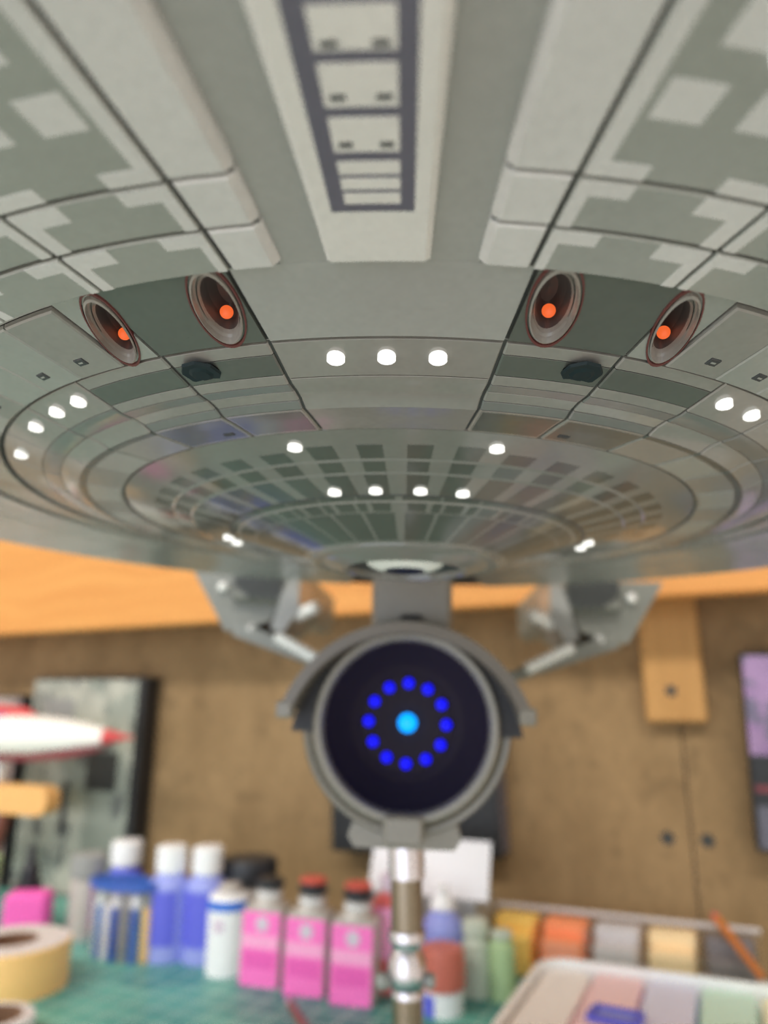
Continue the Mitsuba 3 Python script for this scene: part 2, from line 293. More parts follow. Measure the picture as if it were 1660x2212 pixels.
# banded ring between the belt and the dome
patch('band_panel', 89.4, 110.9, -10.1, 10.1, 0.0004, 'hull_mid', under, 0.00006, 0.00012, sides=(0.0003, 0.0003), ga=0.00033)
patch('band_panel', 110.9, 120.6, -10.1, 10.1, 0.0004, 'hull_mid', under, 0.00006, 0.00012, sides=(0.0003, 0.0003), ga=0.00033)
near_bands = [(117.6, 120.6, 'hull_mid'), (112.0, 117.6, 'hull_deep'), (109.2, 112.0, 'hull_mid'), (106.4, 109.2, 'hull_slate'), (103.2, 106.4, 'hull_mid'), (101.0, 103.2, 'hull_slate'), (89.4, 101.0, 'hull_mid')]
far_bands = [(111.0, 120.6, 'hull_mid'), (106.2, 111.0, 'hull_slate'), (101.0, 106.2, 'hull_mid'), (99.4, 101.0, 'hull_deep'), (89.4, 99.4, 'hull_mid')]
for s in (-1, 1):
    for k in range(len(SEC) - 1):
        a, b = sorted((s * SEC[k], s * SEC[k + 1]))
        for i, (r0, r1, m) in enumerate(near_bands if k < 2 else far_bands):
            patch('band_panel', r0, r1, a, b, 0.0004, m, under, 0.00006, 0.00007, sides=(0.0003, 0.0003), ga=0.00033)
        if k < 2: patch('dark_plate', 90.2, 100.2, a + 0.6, b - 0.6, 0.0005, 'hull_deep', under, 0.00005, 0.0, 0.0002)
        if k >= 2 and k % 2: patch('dark_plate', 90.2, 98.8, a + 0.6, b - 0.6, 0.0005, 'hull_dark', under, 0.00005, 0.0, 0.0002)
    patch('vent', 92.2, 93.4, s * 23.5 - 0.8, s * 23.5 + 0.8, 0.0008, 'mark_dark', under, 0.0001, 0.0, 0.0003)
    hexa = lathe([(0, -0.0004), (0.0016, -0.0004), (0.0022, 0.0002), (0.0034, 0.0001), (0.0036, 0.0010), (0.0030, 0.0016), (0, 0.0018)], 8)
    hexa.apply_scale([1.1, 1.35, 0.6]); hexa.apply_translation(pol(np.array(0.1157), s * 18.2, zr(0.1157) - 0.0012))
    part('round_hatch', hexa, 'teal_black', under, 25, 'dark teal eight-sided hatch')

# white lamps
def port(r, phi, rad=0.0017, out=0.0012):
    m = lathe([(0, -out), (rad * 0.8, -out), (rad, -out * 0.75), (rad, 0.001), (0, 0.001)], 24)
    m.apply_translation(pol(np.array(r / 1000), phi, zr(r / 1000) - 0.0004)); return m
for r, a in [(116.2, -4.6), (116.2, 0.0), (116.2, 4.6)] + [(116.3, s * a) for s in (-1, 1) for a in (35.7, 40.7, 47.6, 60.5)]:
    part('hull_lamp', port(r, a), 'lamp_shell', under, 30, 'small round lamp glowing white', **lamp(0.95, 0.93, 0.9))
for r, a in [(82.4, s * 16.3) for s in (-1, 1)] + [(60.0, s * a) for s in (-1, 1) for a in (5.4, 15.8, 92.0, 100.0)] + [(182.0, 13.9), (182.0, -13.9)]:
    part('hull_lamp', port(r, a, 0.0017, 0.0006), 'lamp_shell', under, 30, 'small round lamp glowing white', **lamp(1.5, 1.46, 1.4))

# dome plates: dark bars, fine arcs and spokes
bars = [2.0, 10.2, 19.2, 28.4, 37.6, 46.8, 56.0, 65.2, 74.4, 83.6, 92.8, 102.0, 111.2, 120.4]
for s in (-1, 1):
    for i, a in enumerate(bars):
        w_ = (4.3, 4.7, 5.2)[min(i, 2)]
        for r0, r1 in ((74.95, 81.6 if i < 2 else 80.0), (69.3, 74.1), (57.2, 68.5)):
            patch('dome_bar', r0, r1, *sorted((s * a, s * (a + w_ * (1.0 if r0 > 60 else 1.12)))), 0.00010, 'dome_dark', dome, 0.00004, 0.0, 0.00005)
    for i, a in enumerate((3.0, 14.0, 25.0, 36.0, 47.0, 58.0, 69.0, 80.0, 91.0)):
        q = lambda r0, r1, p0, p1, m='dome_dark': patch('dome_plate', r0, r1, *sorted((s * p0, s * p1)), 0.00010, m, dome, 0.00004, 0.0, 0.00005)
        q(54.6, 56.6, a - 2.0, a + 8.4); q(49.0, 53.3, a - 0.6, a + 5.0); q(49.0, 54.0, a + 6.6, a + 9.4); q(33.0, 48.4, a - 1.4, a + 8.4)
part('dome_line', lathe([(r, zr(r) - d) for r, d in ((0.0566, -0.0001), (0.0567, 0.00012), (0.0572, 0.00012), (0.0573, -0.0001))], 160), 'mark_dark', dome)
part('dome_line', lathe([(r, zr(r) - d) for r, d in ((0.0536, -0.0001), (0.0537, 0.00016), (0.0541, 0.00016), (0.0542, -0.0001))], 160), 'hull_mid', dome)
# ring and bulb in the middle
part('bulb_ring', lathe([(0.0312, 0.0425), (0.0311, 0.0412), (0.0300, 0.0405), (0.0270, 0.0408), (0.0255, 0.0400), (0.0215, 0.0390), (0.0203, 0.0385), (0.0192, 0.0388), (0.0188, 0.0405)], 90), 'hull_dome', dome, 25)
part('bulb_socket', lathe([(0.0188, 0.0405), (0.0172, 0.0425), (0.0150, 0.0435), (0.0, 0.0437)], 90), 'mark_dark', dome, 25)
part('bulb', lathe([(0.0130, 0.0436), (0.0131, 0.0422), (0.0122, 0.0405), (0.0098, 0.0393), (0.0066, 0.0387)], 60), 'white_satin', dome, 35, 'whitish bulb hanging in the middle of the disc')
part('bulb_cap', lathe([(0.0067, 0.0389), (0.0063, 0.0383), (0.0040, 0.0381), (0.0, 0.0381)], 40), 'pod_black', dome, 30)
# neck and pod
part('neck', hull([[sx * 0.0185, y, z] for sx in (-1, 1) for y, z in ((0.098, 0.066), (0.104, 0.025), (0.185, 0.066), (0.185, 0.02))] + [[sx * 0.0165, y, z] for sx in (-1, 1) for y, z in ((0.0945, 0.066), (0.1005, 0.025))]), 'pod_grey', None, 20)
part('neck_slot', box(-0.005, 0.005, 0.0965, 0.102, 0.026, 0.0345, 0.001), 'pod_black', None)
POD = np.eye(4); POD[:3, :3] = [[1, 0, 0], [0, 0, 1], [0, -1, 0]]; POD[:3, 3] = [-0.0012, 0.084, -0.0133]     # lathe z -> ship y
def podded(mesh): m = mesh.copy(); m.apply_transform(POD); return m
pod = part('pod', podded(lathe([(0.0415, 0.0100), (0.0425, 0.0075), (0.0442, 0.0072), (0.0452, 0.0090), (0.0450, 0.03), (0.0435, 0.08), (0.038, 0.15), (0.026, 0.22), (0.014, 0.26), (0.0, 0.265)], 90)), 'pod_grey', None, 30)
part('collar', podded(lathe([(0.0356, 0.012), (0.0352, 0.0015), (0.0362, -0.0004), (0.0385, -0.0006), (0.0395, 0.0010), (0.0398, 0.0060), (0.0416, 0.0085), (0.0416, 0.012)], 90)), 'pod_grey', pod, 30)
part('bowl', podded(lathe([(0.0358, 0.006), (0.0335, 0.013), (0.0300, 0.0175), (0.0297, 0.0190), (0.0262, 0.0230), (0.0259, 0.0240), (0.0218, 0.0262), (0.0200, 0.0258), (0.0120, 0.0262), (0.0070, 0.0275), (0.0, 0.0275)], 90)), 'pod_bowl', pod, 25, 'dark stepped bowl')
for k in range(12):
    a = math.radians(30 * k + 1); b = trimesh.creation.icosphere(2, 0.0024); b.apply_translation([0.0176 * math.cos(a), 0.0176 * math.sin(a), 0.0248])
    part('blue_lamp', podded(b), 'blue_glass', pod, True, 'small blue light of the ring', **lamp(0.0, 0.0, 1.7))
b = trimesh.creation.icosphere(3, 0.0043); b.apply_translation([0, 0, 0.0258])
part('centre_lamp', podded(b), 'blue_glass', pod, True, 'bright cyan-blue light in the middle of the ring', **lamp(0.0, 0.75, 2.4))
def arc_shell(ri, ro, z0, z1, cz, half, n=48):
    """an arched shell over the pod: ring sector between two radii, extruded along the pod's axis"""
    t = np.radians(np.linspace(-half, half, n)); o = [(ro * math.sin(q), cz + ro * math.cos(q)) for q in t]; i = [(ri * math.sin(q), cz + ri * math.cos(q)) for q in t[::-1]]
    m = extrude(Polygon(o + i).buffer(-0.0006).buffer(0.0006), z1 - z0); m.apply_translation([0, 0, z0])
    m.apply_transform([[1, 0, 0, 0], [0, -1, 0, 0], [0, 0, -1, 0], [0, 0, 0, 1]]); m.apply_transform([[1, 0, 0, 0], [0, 1, 0, 0], [0, 0, -1, 0], [0, 0, 0, 1]]); m.invert()
    return m
part('hood', podded(arc_shell(0.0500, 0.0538, -0.012, 0.0066, -0.0125, 70)), 'pod_brown', pod, 30, 'brown-grey hood arched over the pod')
part('hood_rim', podded(arc_shell(0.0502, 0.0546, -0.0135, -0.011, -0.0125, 70)), 'pod_brown', pod, 30)
lin = Point(0, -0.0125).buffer(0.0503, 40).difference(Point(0, 0).buffer(0.0405, 40)).intersection(Polygon([(-0.1, -0.004), (0.1, -0.004), (0.1, 0.1), (-0.1, 0.1)]))
for g in getattr(lin, 'geoms', [lin]):
    m = extrude(g, 0.001); m.apply_translation([0, 0, -0.0068]); m.apply_transform(np.diag([1, -1, -1, 1.0]))
    part('dark_gap_sheet', podded(m), 'pod_black', pod, 30)  # black sheet added to darken the gap under the hood
for s in (-1, 1):
    part('hood_tab', [box(*sorted((s * 0.0462 - 0.0012, s * 0.0530 - 0.0012)), 0.070, 0.080, -0.0115, -0.0045, 0.001)], 'pod_grey', pod)
part('keel_tab', box(-0.0092, 0.0068, 0.079, 0.100, -0.0600, -0.0485, 0.0012), 'pod_grey', pod)
part('keel', hull([[x - 0.0012, y, z] for y in (0.094, 0.17) for x, z in ((-0.024, -0.0590), (-0.021, -0.0635), (0.021, -0.0635), (0.024, -0.0590), (0.022, -0.0535), (-0.022, -0.0535))]), 'pod_grey', pod, 20)

# booms behind: slanted pylons that carry two engine boxes
for s in (-1, 1):
    def at(x, y, z): return [s * x * 0.96 + 0.004, y, z + (0.002 if s < 0 else 0)]
    def mir(pts): return [at(*p) for p in pts]
    py = part('pylon', hull(mir([(0.036, 0.205, 0.002), (0.036, 0.205, 0.0065), (0.040, 0.30, 0.000), (0.040, 0.30, 0.005), (0.124, 0.222, 0.030), (0.122, 0.222, 0.040), (0.124, 0.31, 0.030), (0.122, 0.31, 0.04)])), 'engine_grey', None, 20)
    part('edge_highlight', rod(at(0.062, 0.200, 0.0150), at(0.092, 0.208, 0.0290), 0.0033), 'white_satin', py, 30, 'white rod for the highlight on the leading edge of the pylon')  # bright highlight along the pylon built as a white rod
    en = part('engine', hull(mir([(x, y, z) for y in (0.226, 0.44) for x, z in ((0.088, 0.053), (0.087, 0.080), (0.125, 0.080), (0.128, 0.055), (0.124, 0.050), (0.093, 0.048))] + [(x, 0.215, z) for x, z in ((0.091, 0.052), (0.09, 0.075), (0.122, 0.075), (0.124, 0.053))])), 'engine_grey', None, 20)
    part('intake', hull(mir([(x, y, z) for y in (0.2135, 0.217) for x, z in ((0.0925, 0.0545), (0.0895, 0.074), (0.1235, 0.074), (0.1225, 0.060), (0.112, 0.0530), (0.095, 0.0530))])), 'dark_grey', en, 20, 'dark intake on the front of the engine')
    part('engine_base', hull(mir([(x, y, z) for y in (0.224, 0.36) for x, z in ((0.094, 0.052), (0.124, 0.0705), (0.154, 0.0705), (0.136, 0.0565), (0.132, 0.044), (0.130, 0.033), (0.118, 0.033), (0.100, 0.040))])), 'engine_grey', en, 20)
    part('arm', hull(mir([(x, y, z) for y in (0.214, 0.26) for x, z in ((0.080, 0.066), (0.088, 0.066), (0.0865, 0.050), (0.0975, 0.034), (0.089, 0.032), (0.080, 0.046))])), 'hull_channel', en, 20)
    part('fin', rod(at(0.067, 0.212, 0.0480), at(0.083, 0.222, 0.0430), 0.0038, 0.0046), 'white_satin', en, 30, 'white stub fin')
    part('engine_lamp', trimesh.creation.icosphere(3, 0.0031).apply_translation(at(0.1325, 0.2215, 0.0600)), 'white_satin', en, True)
    part('engine_knob', trimesh.creation.icosphere(2, 0.0033).apply_translation(at(0.112, 0.223, 0.034)), 'white_satin', en, True)

# display stand under the pod
st = thing('display_stand', 'bronze and chrome metal stand rod that carries the spaceship model', 'stand')
SX, SY = 0.0098, 0.352
def stand(name, prof, m, label=None): return obj(name, lathe(prof, 40), m, st, 35, label, place(SX, SY, EYE))
stand('tube', [(0.0, -0.0572), (0.0078, -0.0572), (0.0078, -0.0700), (0.0, -0.0700)], 'chrome')
stand('sleeve', [(0.0, -0.0698), (0.0064, -0.0698), (0.0068, -0.0704), (0.0068, -0.0902), (0.0, -0.0904)], 'bronze')
stand('collar', [(0.0, -0.0903), (0.0074, -0.0903), (0.0078, -0.0910), (0.0078, -0.0942), (0.0072, -0.0950), (0.0, -0.0951)], 'chrome')
stand('joint', [(0.0, -0.095), (0.0066, -0.0952), (0.0060, -0.0975), (0.0078, -0.1010), (0.0084, -0.1060), (0.0080, -0.1100), (0.0062, -0.1125), (0.0068, -0.1140), (0.0068, -0.1155), (0, -0.1156)], 'chrome')
stand('pole', [(0.0, -0.1150), (0.0064, -0.1150), (0.0064, -0.2300), (0, -0.2300)], 'bronze')
stand('base', [(0.0, -0.2280), (0.012, -0.2280), (0.030, -0.2305), (0.055, -0.2315), (0.058, -0.2335), (0.058, -0.2368), (0.0, -0.2367)], 'mark_dark', 'round black foot')
obj('wing_screw', [rod((SX - 0.0125, SY - 0.004, EYE - 0.109), (SX - 0.0075, SY - 0.002, EYE - 0.109), 0.0032), rod((SX + 0.0075, SY - 0.002, EYE - 0.109), (SX + 0.0115, SY - 0.003, EYE - 0.109), 0.0030)], 'hull_dark', st)

# ------------------------------------------------------------------ things on the wall and on the bench
mat('black_card', S(30, 31, 34), 0.5)
mat('grey_card', S(150, 150, 148), 0.5)
mat('white_plastic', S(240, 240, 242), 0.35)
mat('white_card', S(226, 224, 228), 0.6)
mat('cap_black', S(36, 38, 44), 0.4)
mat('cap_red', S(206, 92, 80), 0.45)
mat('pink_label', S(255, 120, 200), 0.45)
mat('pink_pale', S(255, 170, 214), 0.45)
mat('pink_deep', S(240, 96, 184), 0.45)
mat('label_grey', S(214, 196, 212), 0.45)
mat('blue_label', S(96, 100, 214), 0.45)
mat('blue_pale', S(150, 158, 226), 0.4)
mat('blue_band', S(40, 108, 210), 0.45)
mat('blue_rim', S(52, 92, 178), 0.4)
mat('clear_body', S(190, 182, 176), 0.25)
mat('tape_tan', S(246, 200, 130), 0.65)
mat('tape_side', mottled(S(206, 198, 196), 0.05, 300), 0.7)
mat('core_brown', S(120, 86, 64), 0.8)
mat('red_plastic', S(214, 96, 96), 0.4)
mat('brick_red', S(196, 104, 88), 0.45)
mat('green_pale', S(170, 196, 146), 0.45)
mat('grey_green', S(192, 200, 184), 0.4)
mat('handle_brown', S(120, 66, 52), 0.4)
mat('orange_wood', S(206, 122, 58), 0.45)
mat('rocket_white', S(246, 242, 234), 0.35)
mat('rocket_red', S(206, 70, 72), 0.4)
mat('rocket_maroon', S(120, 40, 48), 0.4)
scene['clear_plastic'] = {'type': 'thindielectric', 'int_ior': 1.45}
scene['frosted'] = {'type': 'twosided', 'nested': {'type': 'principled', 'base_color': {'type': 'rgb', 'value': S(250, 250, 250)}, 'roughness': 0.3, 'specular': 0.5}}
Z0 = BENCH
def on(u_or_x, y, rot=-YAW, z=0.0036): return place(u_or_x, y, Z0 + z, rot)       # on the bench, turned with it, at world x, y

# cutting mat
def matcolor(p, n, uv):
    u = p.x * float(U[0]) + p.y * float(U[1]); v = p.x * float(N[0]) + p.y * float(N[1])
    gu, gv = dr.abs(u * 40 - dr.round(u * 40)), dr.abs(v * 40 - dr.round(v * 40))
    k = dr.select((gu < 0.03) | (gv < 0.03), 1.0, 0.0)
    return mix(mix(S(58, 128, 122), S(92, 162, 148), smoothstep(0.35, 0.7, fbm(u * 14, v * 30, 1.0, 3))), S(196, 220, 206), k * 0.6)
mat('mat_green', matcolor, 0.45)
M_ = on(0, 0)
cm = thing('cutting_mat', 'teal green cutting mat lying on the bench under the bottles', 'cutting mat')
obj('sheet', extrude(Polygon([(-1.05, 0.125), (0.12, 0.125), (0.12, 0.80), (-1.05, 0.80)]).buffer(-0.01).buffer(0.01), 0.003), 'mat_green', cm, M=M_ @ place(0, 0, 0))
MZ = 0.0033

def bottle(name, label, x, y, prof_body, prof_cap, body, cap, bands=(), group=None, z=MZ, lean=0.0, cat='bottle', capname='cap', n=32, neck=None):
    t = thing(name, label, cat, group); M = place(x, y, Z0 + z, 0.4, lean, (0, 1, 0))
    obj('body', lathe(prof_body, n), body, t, M=M)
    if neck: obj('neck', lathe(neck[0], n), neck[1], t, M=M)
    if prof_cap: obj(capname, lathe(prof_cap, n), cap, t, M=M)
    for nm, r, z0, z1, m, a0, a1 in bands:
        obj(nm, lathe([(r - 0.0006, z0), (r, z0), (r, z1), (r - 0.0006, z1)], 24, a0, a1), m, t, M=M)
    return t
def cyl(r, z0, z1, b=0.002): return [(0, z0), (r - b, z0), (r, z0 + b), (r, z1 - b), (r - b, z1), (0, z1)]
FR = -math.pi / 2 - 0.4                                             # the side that faces the camera
pk = [(-0.107, 0.748, 'cap_black', 'pink-labelled bottle with an all black cap, beside the white bottle with the blue band'), (-0.0655, 0.725, 'cap_red', 'pink-labelled bottle with a red-topped cap, middle one of the three in a row'), (-0.0245, 0.704, 'cap_red', 'pink-labelled bottle with a red-topped cap, nearest to the metal stand')]
def rr(w, h, r): return Polygon([(-w, -h), (w, -h), (w, h), (-w, h)]).buffer(-r).buffer(r, 8)
def prism(w, h, r, z0, z1):
    m = extrude(rr(w, h, r), z1 - z0); m.apply_translation([0, 0, z0]); return m
for i, (x, y, c, l) in enumerate(pk):
    t = thing('paint_bottle', l, 'bottle', 'pink-labelled paint bottles in a row'); M = place(x, y, Z0 + MZ, -0.25, 0.03, (0, 1, 0))
    obj('body', prism(0.0186, 0.0150, 0.004, 0, 0.0655), 'clear_body', t, M=M)
    obj('shoulder', lathe([(0, 0.0657), (0.0145, 0.0657), (0.0125, 0.070), (0.0105, 0.072), (0.0105, 0.0790), (0, 0.0790)], 32), 'clear_body', t, M=M)
    obj('neck_ring', lathe(cyl(0.0120, 0.0735, 0.0765, 0.0006), 28), 'white_plastic', t, M=M)
    obj('cap', lathe(cyl(0.0128, 0.0792, 0.0878), 28), 'cap_black', t, M=M)
    lb = obj('label', box(-0.0180, 0.0180, -0.0158, -0.0152, 0.003, 0.0625, 0.0002), 'pink_label', t, M=M)
    for z0, z1, q, m in ((0.0335, 0.044, 0.0176, 'pink_pale'), (0.0175, 0.0310, 0.0150, 'pink_deep')): obj('stripe', box(-q, q, -0.0162, -0.0159, z0, z1, 0.0001), m, lb, M=M)
    bd = lathe([(0, -0.0163), (0.0062, -0.0163), (0.0062, -0.0159), (0, -0.0159)], 24); bd.apply_transform(trimesh.transformations.rotation_matrix(-math.pi / 2, [1, 0, 0])); bd.apply_scale([1, 1, 1]); bd.apply_translation([0.001, 0, 0.0530])
    bd.apply_translation([0, -0.0161 - bd.bounds[:, 1].mean(), 0]); obj('badge', bd, 'label_grey', lb, M=M)
    if c == 'cap_red': obj('cap_top', lathe(cyl(0.0124, 0.0880, 0.0925), 28), 'cap_red', t, M=M)
R = 0.0195
t = bottle('glue_bottle', 'white bottle with a bright blue band near its top, left of the pink bottles', -0.146, 0.772, [(0, 0), (R - 0.003, 0), (R, 0.003), (R, 0.066), (R - 0.003, 0.070), (0, 0.070)], None, 'white_plastic', None,
    [('blue_band', R + 0.0005, 0.0575, 0.0655, 'blue_band', FR - 1.2, FR + 1.1), ('label_mark', R + 0.0005, 0.040, 0.051, 'label_grey', FR - 0.55, FR - 0.05)], neck=(cyl(0.0100, 0.070, 0.078, 0.001), 'clear_body'))
R = 0.0205
blue_prof = [(0, 0), (R - 0.003, 0), (R, 0.003), (R, 0.068), (R - 0.002, 0.073), (R - 0.008, 0.079), (0, 0.079)]
for x, y, l in ((-0.214, 0.812, 'left one of the two tall blue bottles with white caps, beside the pen cup'), (-0.176, 0.806, 'right one of the two tall blue bottles with white caps, behind the white bottle')):
    bottle('blue_bottle', l, x, y, blue_prof, cyl(0.0150, 0.0800, 0.1050), 'blue_pale', 'white_plastic', [('label', R + 0.0005, 0.018, 0.066, 'blue_label', FR - 1.2, FR + 0.6)], 'tall blue bottles with white caps', neck=(cyl(0.012, 0.078, 0.0805, 0.0005), 'white_plastic'))
bottle('blue_bottle', 'blue bottle with a white cap standing behind the pen cup with the blue rim', -0.279, 0.872, [(0, 0), (0.0165, 0), (0.0185, 0.002), (0.0185, 0.066), (0.013, 0.074), (0, 0.074)], cyl(0.0165, 0.0755, 0.100), 'blue_label', 'white_plastic', [('label', 0.019, 0.012, 0.05, 'blue_pale', FR - 1.0, FR + 0.5)], neck=(cyl(0.012, 0.073, 0.076, 0.0005), 'white_plastic'))
bottle('jar', 'clear jar with a pale grey cap at the left, behind the pen cup', -0.322, 0.880, cyl(0.0170, 0, 0.062), cyl(0.0185, 0.0625, 0.086), 'clear_body', 'grey_card', cat='jar')
bottle('jar', 'jar with a wide black lid behind the white and pink bottles', -0.139, 0.832, [(0, 0), (0.026, 0), (0.028, 0.003), (0.028, 0.060), (0.022, 0.067), (0, 0.067)], [(0, 0.0675), (0.028, 0.0675), (0.0292, 0.069), (0.0292, 0.086), (0.027, 0.09), (0, 0.091)], 'clear_body', 'cap_black', cat='jar')
bottle('dropper_bottle', 'small black-capped bottle at the far left behind the tape roll', -0.392, 0.895, cyl(0.014, 0, 0.055), [(0, 0.0555), (0.010, 0.0555), (0.010, 0.068), (0.006, 0.074), (0.003, 0.092), (0, 0.093)], 'cap_black', 'cap_black')
bottle('jar', 'yellow-green topped jar at the left edge behind the tape roll', -0.440, 0.880, cyl(0.019, 0, 0.056), cyl(0.0205, 0.0565, 0.083), 'grey_green', 'green_pale', cat='jar')
t = thing('sponge_block', 'small pink block behind the tape roll at the left', 'block')
obj('block', box(-0.022, 0.022, -0.014, 0.014, 0, 0.052, 0.004), 'pink_deep', t, M=place(-0.375, 0.862, Z0 + MZ, 0.1)); obj('base_strip', box(-0.0225, 0.0225, -0.0145, 0.0145, 0.004, 0.012, 0.001), 'red_plastic', t, M=place(-0.375, 0.862, Z0 + MZ, 0.1))

# pen cup with a blue rim
t = thing('pen_cup', 'clear oval cup with a blue rim holding pens, left of the blue bottles', 'cup')
CUP = on(-0.259, 0.810)
def ovalc(rx, ry): return affinity.scale(Point(0, 0).buffer(1, 20), rx, ry)
obj('wall', extrude(ovalc(0.040, 0.018).difference(ovalc(0.0390, 0.0170)), 0.066), 'clear_plastic', t, M=CUP)
obj('bottom', extrude(ovalc(0.0389, 0.0169), 0.002), 'blue_pale', t, M=CUP)
r_ = extrude(ovalc(0.0412, 0.0192).difference(ovalc(0.0388, 0.0168)), 0.0075); r_.apply_translation([0, 0, 0.0662]); obj('rim', r_, 'blue_rim', t, M=CUP)
for i, (px, py, h, m) in enumerate([(-0.031, 0.001, 0.063, 'white_plastic'), (-0.0205, -0.007, 0.062, 'blue_rim'), (-0.010, -0.009, 0.064, 'white_plastic'), (0.001, -0.010, 0.062, 'blue_rim'), (0.012, -0.009, 0.064, 'grey_card'), (0.0225, -0.007, 0.062, 'blue_rim'), (0.031, 0.0, 0.063, 'tape_tan')]):
    p = thing('pen', ('white', 'blue', 'white', 'blue', 'grey', 'blue', 'tan')[i] + ' pen standing in the blue-rimmed cup, ' + ('first', 'second', 'third', 'fourth', 'fifth', 'sixth', 'last')[i] + ' from the left', 'pen', 'pens in the blue-rimmed cup')
    obj('barrel', rod((px, py, 0.0025), (px, py, h - 0.012), 0.0045, n=12), m, p, M=CUP); obj('cap', rod((px, py, h - 0.0119), (px, py, h), 0.0046, 0.004, n=12), 'white_plastic' if m == 'blue_rim' else 'grey_card', p, M=CUP)

# tape rolls
def tape(name, label, x, y, z, ro, ri, h, side, tilt=0.0):
    t = thing(name, label, 'tape roll'); M = place(x, y, Z0 + z, 0, tilt)
    obj('roll', lathe([(ri + 0.002, 0), (ro - 0.001, 0), (ro, 0.001), (ro, h - 0.001), (ro - 0.001, h), (ri + 0.002, h), (ri + 0.002, 0)], 64), side, t, M=M)
    obj('wound_face', lathe([(ri + 0.0022, h), (ri + 0.0022, h + 0.0006), (ro - 0.0016, h + 0.0006), (ro - 0.0016, h)], 64), 'tape_side', t, M=M)
    obj('core', lathe([(ri, 0), (ri + 0.002, 0), (ri + 0.002, h + 0.001), (ri, h + 0.001), (ri, 0)], 48), 'core_brown', t, M=M)
tape('masking_tape', 'thick roll of tan masking tape lying on the mat at the left', -0.330, 0.732, MZ, 0.050, 0.020, 0.040, 'tape_tan')
tape('white_tape', 'white tape roll in the lower left corner on the mat', -0.290, 0.625, MZ, 0.030, 0.019, 0.018, 'white_plastic')

# paint brush on the mat
t = thing('brush', 'brown handled brush lying on the mat in front of the pink bottles', 'brush')
obj('handle', rod((-0.0775, 0.694, Z0 + MZ + 0.0035), (-0.045, 0.600, Z0 + MZ + 0.0045), 0.0030, 0.0042), 'handle_brown', t)
obj('ferrule', rod((-0.0815, 0.7055, Z0 + MZ + 0.0035), (-0.0776, 0.6943, Z0 + MZ + 0.0035), 0.0028, 0.0031), 'chrome', t)

# behind the stand rod
bottle('red_bottle', 'slim pinkish red bottle half hidden behind the metal stand', 0.008, 0.735, [(0, 0), (0.020, 0), (0.022, 0.002), (0.022, 0.066), (0.012, 0.078), (0, 0.078)], cyl(0.0115, 0.0785, 0.094), 'red_plastic', 'label_grey', [('label', 0.0224, 0.03, 0.07, 'pink_pale', FR - 1.0, FR + 0.4)])
bottle('paint_jar', 'white paint jar with a brick red lid, right of the stand rod', 0.0475, 0.678, cyl(0.0165, 0, 0.021), [(0, 0.0212), (0.0175, 0.0212), (0.0182, 0.0222), (0.0182, 0.046), (0.0168, 0.050), (0, 0.051)], 'white_plastic', 'brick_red', [('label', 0.0169, 0.003, 0.018, 'blue_label', FR - 1.3, FR - 0.5)], cat='jar', capname='lid')
bottle('spray_bottle', 'pale blue bottle with a white nozzle behind the brick red lid', 0.0525, 0.733, [(0, 0), (0.018, 0), (0.0195, 0.002), (0.0195, 0.050), (0.016, 0.058), (0.009, 0.064), (0, 0.064)], [(0, 0.0645), (0.010, 0.0645), (0.0115, 0.067), (0.009, 0.074), (0.0055, 0.077), (0.0062, 0.083), (0, 0.085)], 'blue_pale', 'white_plastic', capname='nozzle')
bottle('glass_bottle', 'grey-green bottle between the pale blue bottle and the green one', 0.0795, 0.715, [(0, 0), (0.0115, 0), (0.0125, 0.001), (0.0125, 0.042), (0.009, 0.048), (0, 0.048)], cyl(0.0115, 0.0485, 0.061), 'grey_green', 'grey_green')
bottle('green_bottle', 'narrow pale green bottle beside the clear organizer box', 0.1005, 0.706, [(0, 0), (0.0100, 0), (0.0110, 0.001), (0.0110, 0.043), (0.008, 0.048), (0, 0.048)], cyl(0.0095, 0.0485, 0.055), 'green_pale', 'grey_green')
t = thing('white_carton', 'white carton with its shaded sides painted grey and a bright flap for its lit top, behind the stand rod', 'carton')
CA = on(0.050, 0.800)
obj('box', [box(-0.060, 0.050, -0.028, -0.0265, 0, 0.066, 0.0005), box(-0.060, 0.050, 0.0265, 0.028, 0, 0.066, 0.0005), box(-0.060, -0.0585, -0.0264, 0.0264, 0, 0.066, 0.0005), box(0.0485, 0.050, -0.0264, 0.0264, 0, 0.066, 0.0005), box(-0.0584, 0.0484, -0.0264, 0.0264, 0, 0.0015, 0.0005)], 'grey_card', t, M=CA)  # sides of the white box painted grey for their shade
fl = box(-0.060, 0.062, 0, 0.0015, 0, 0.052, 0.0005); fl.apply_transform(trimesh.transformations.rotation_matrix(math.radians(-20), [1, 0, 0])); fl.apply_translation([0, -0.0275, 0.0662])
obj('flap', fl, 'white_card', t, M=CA)  # white flap stands in for the lit top of the box

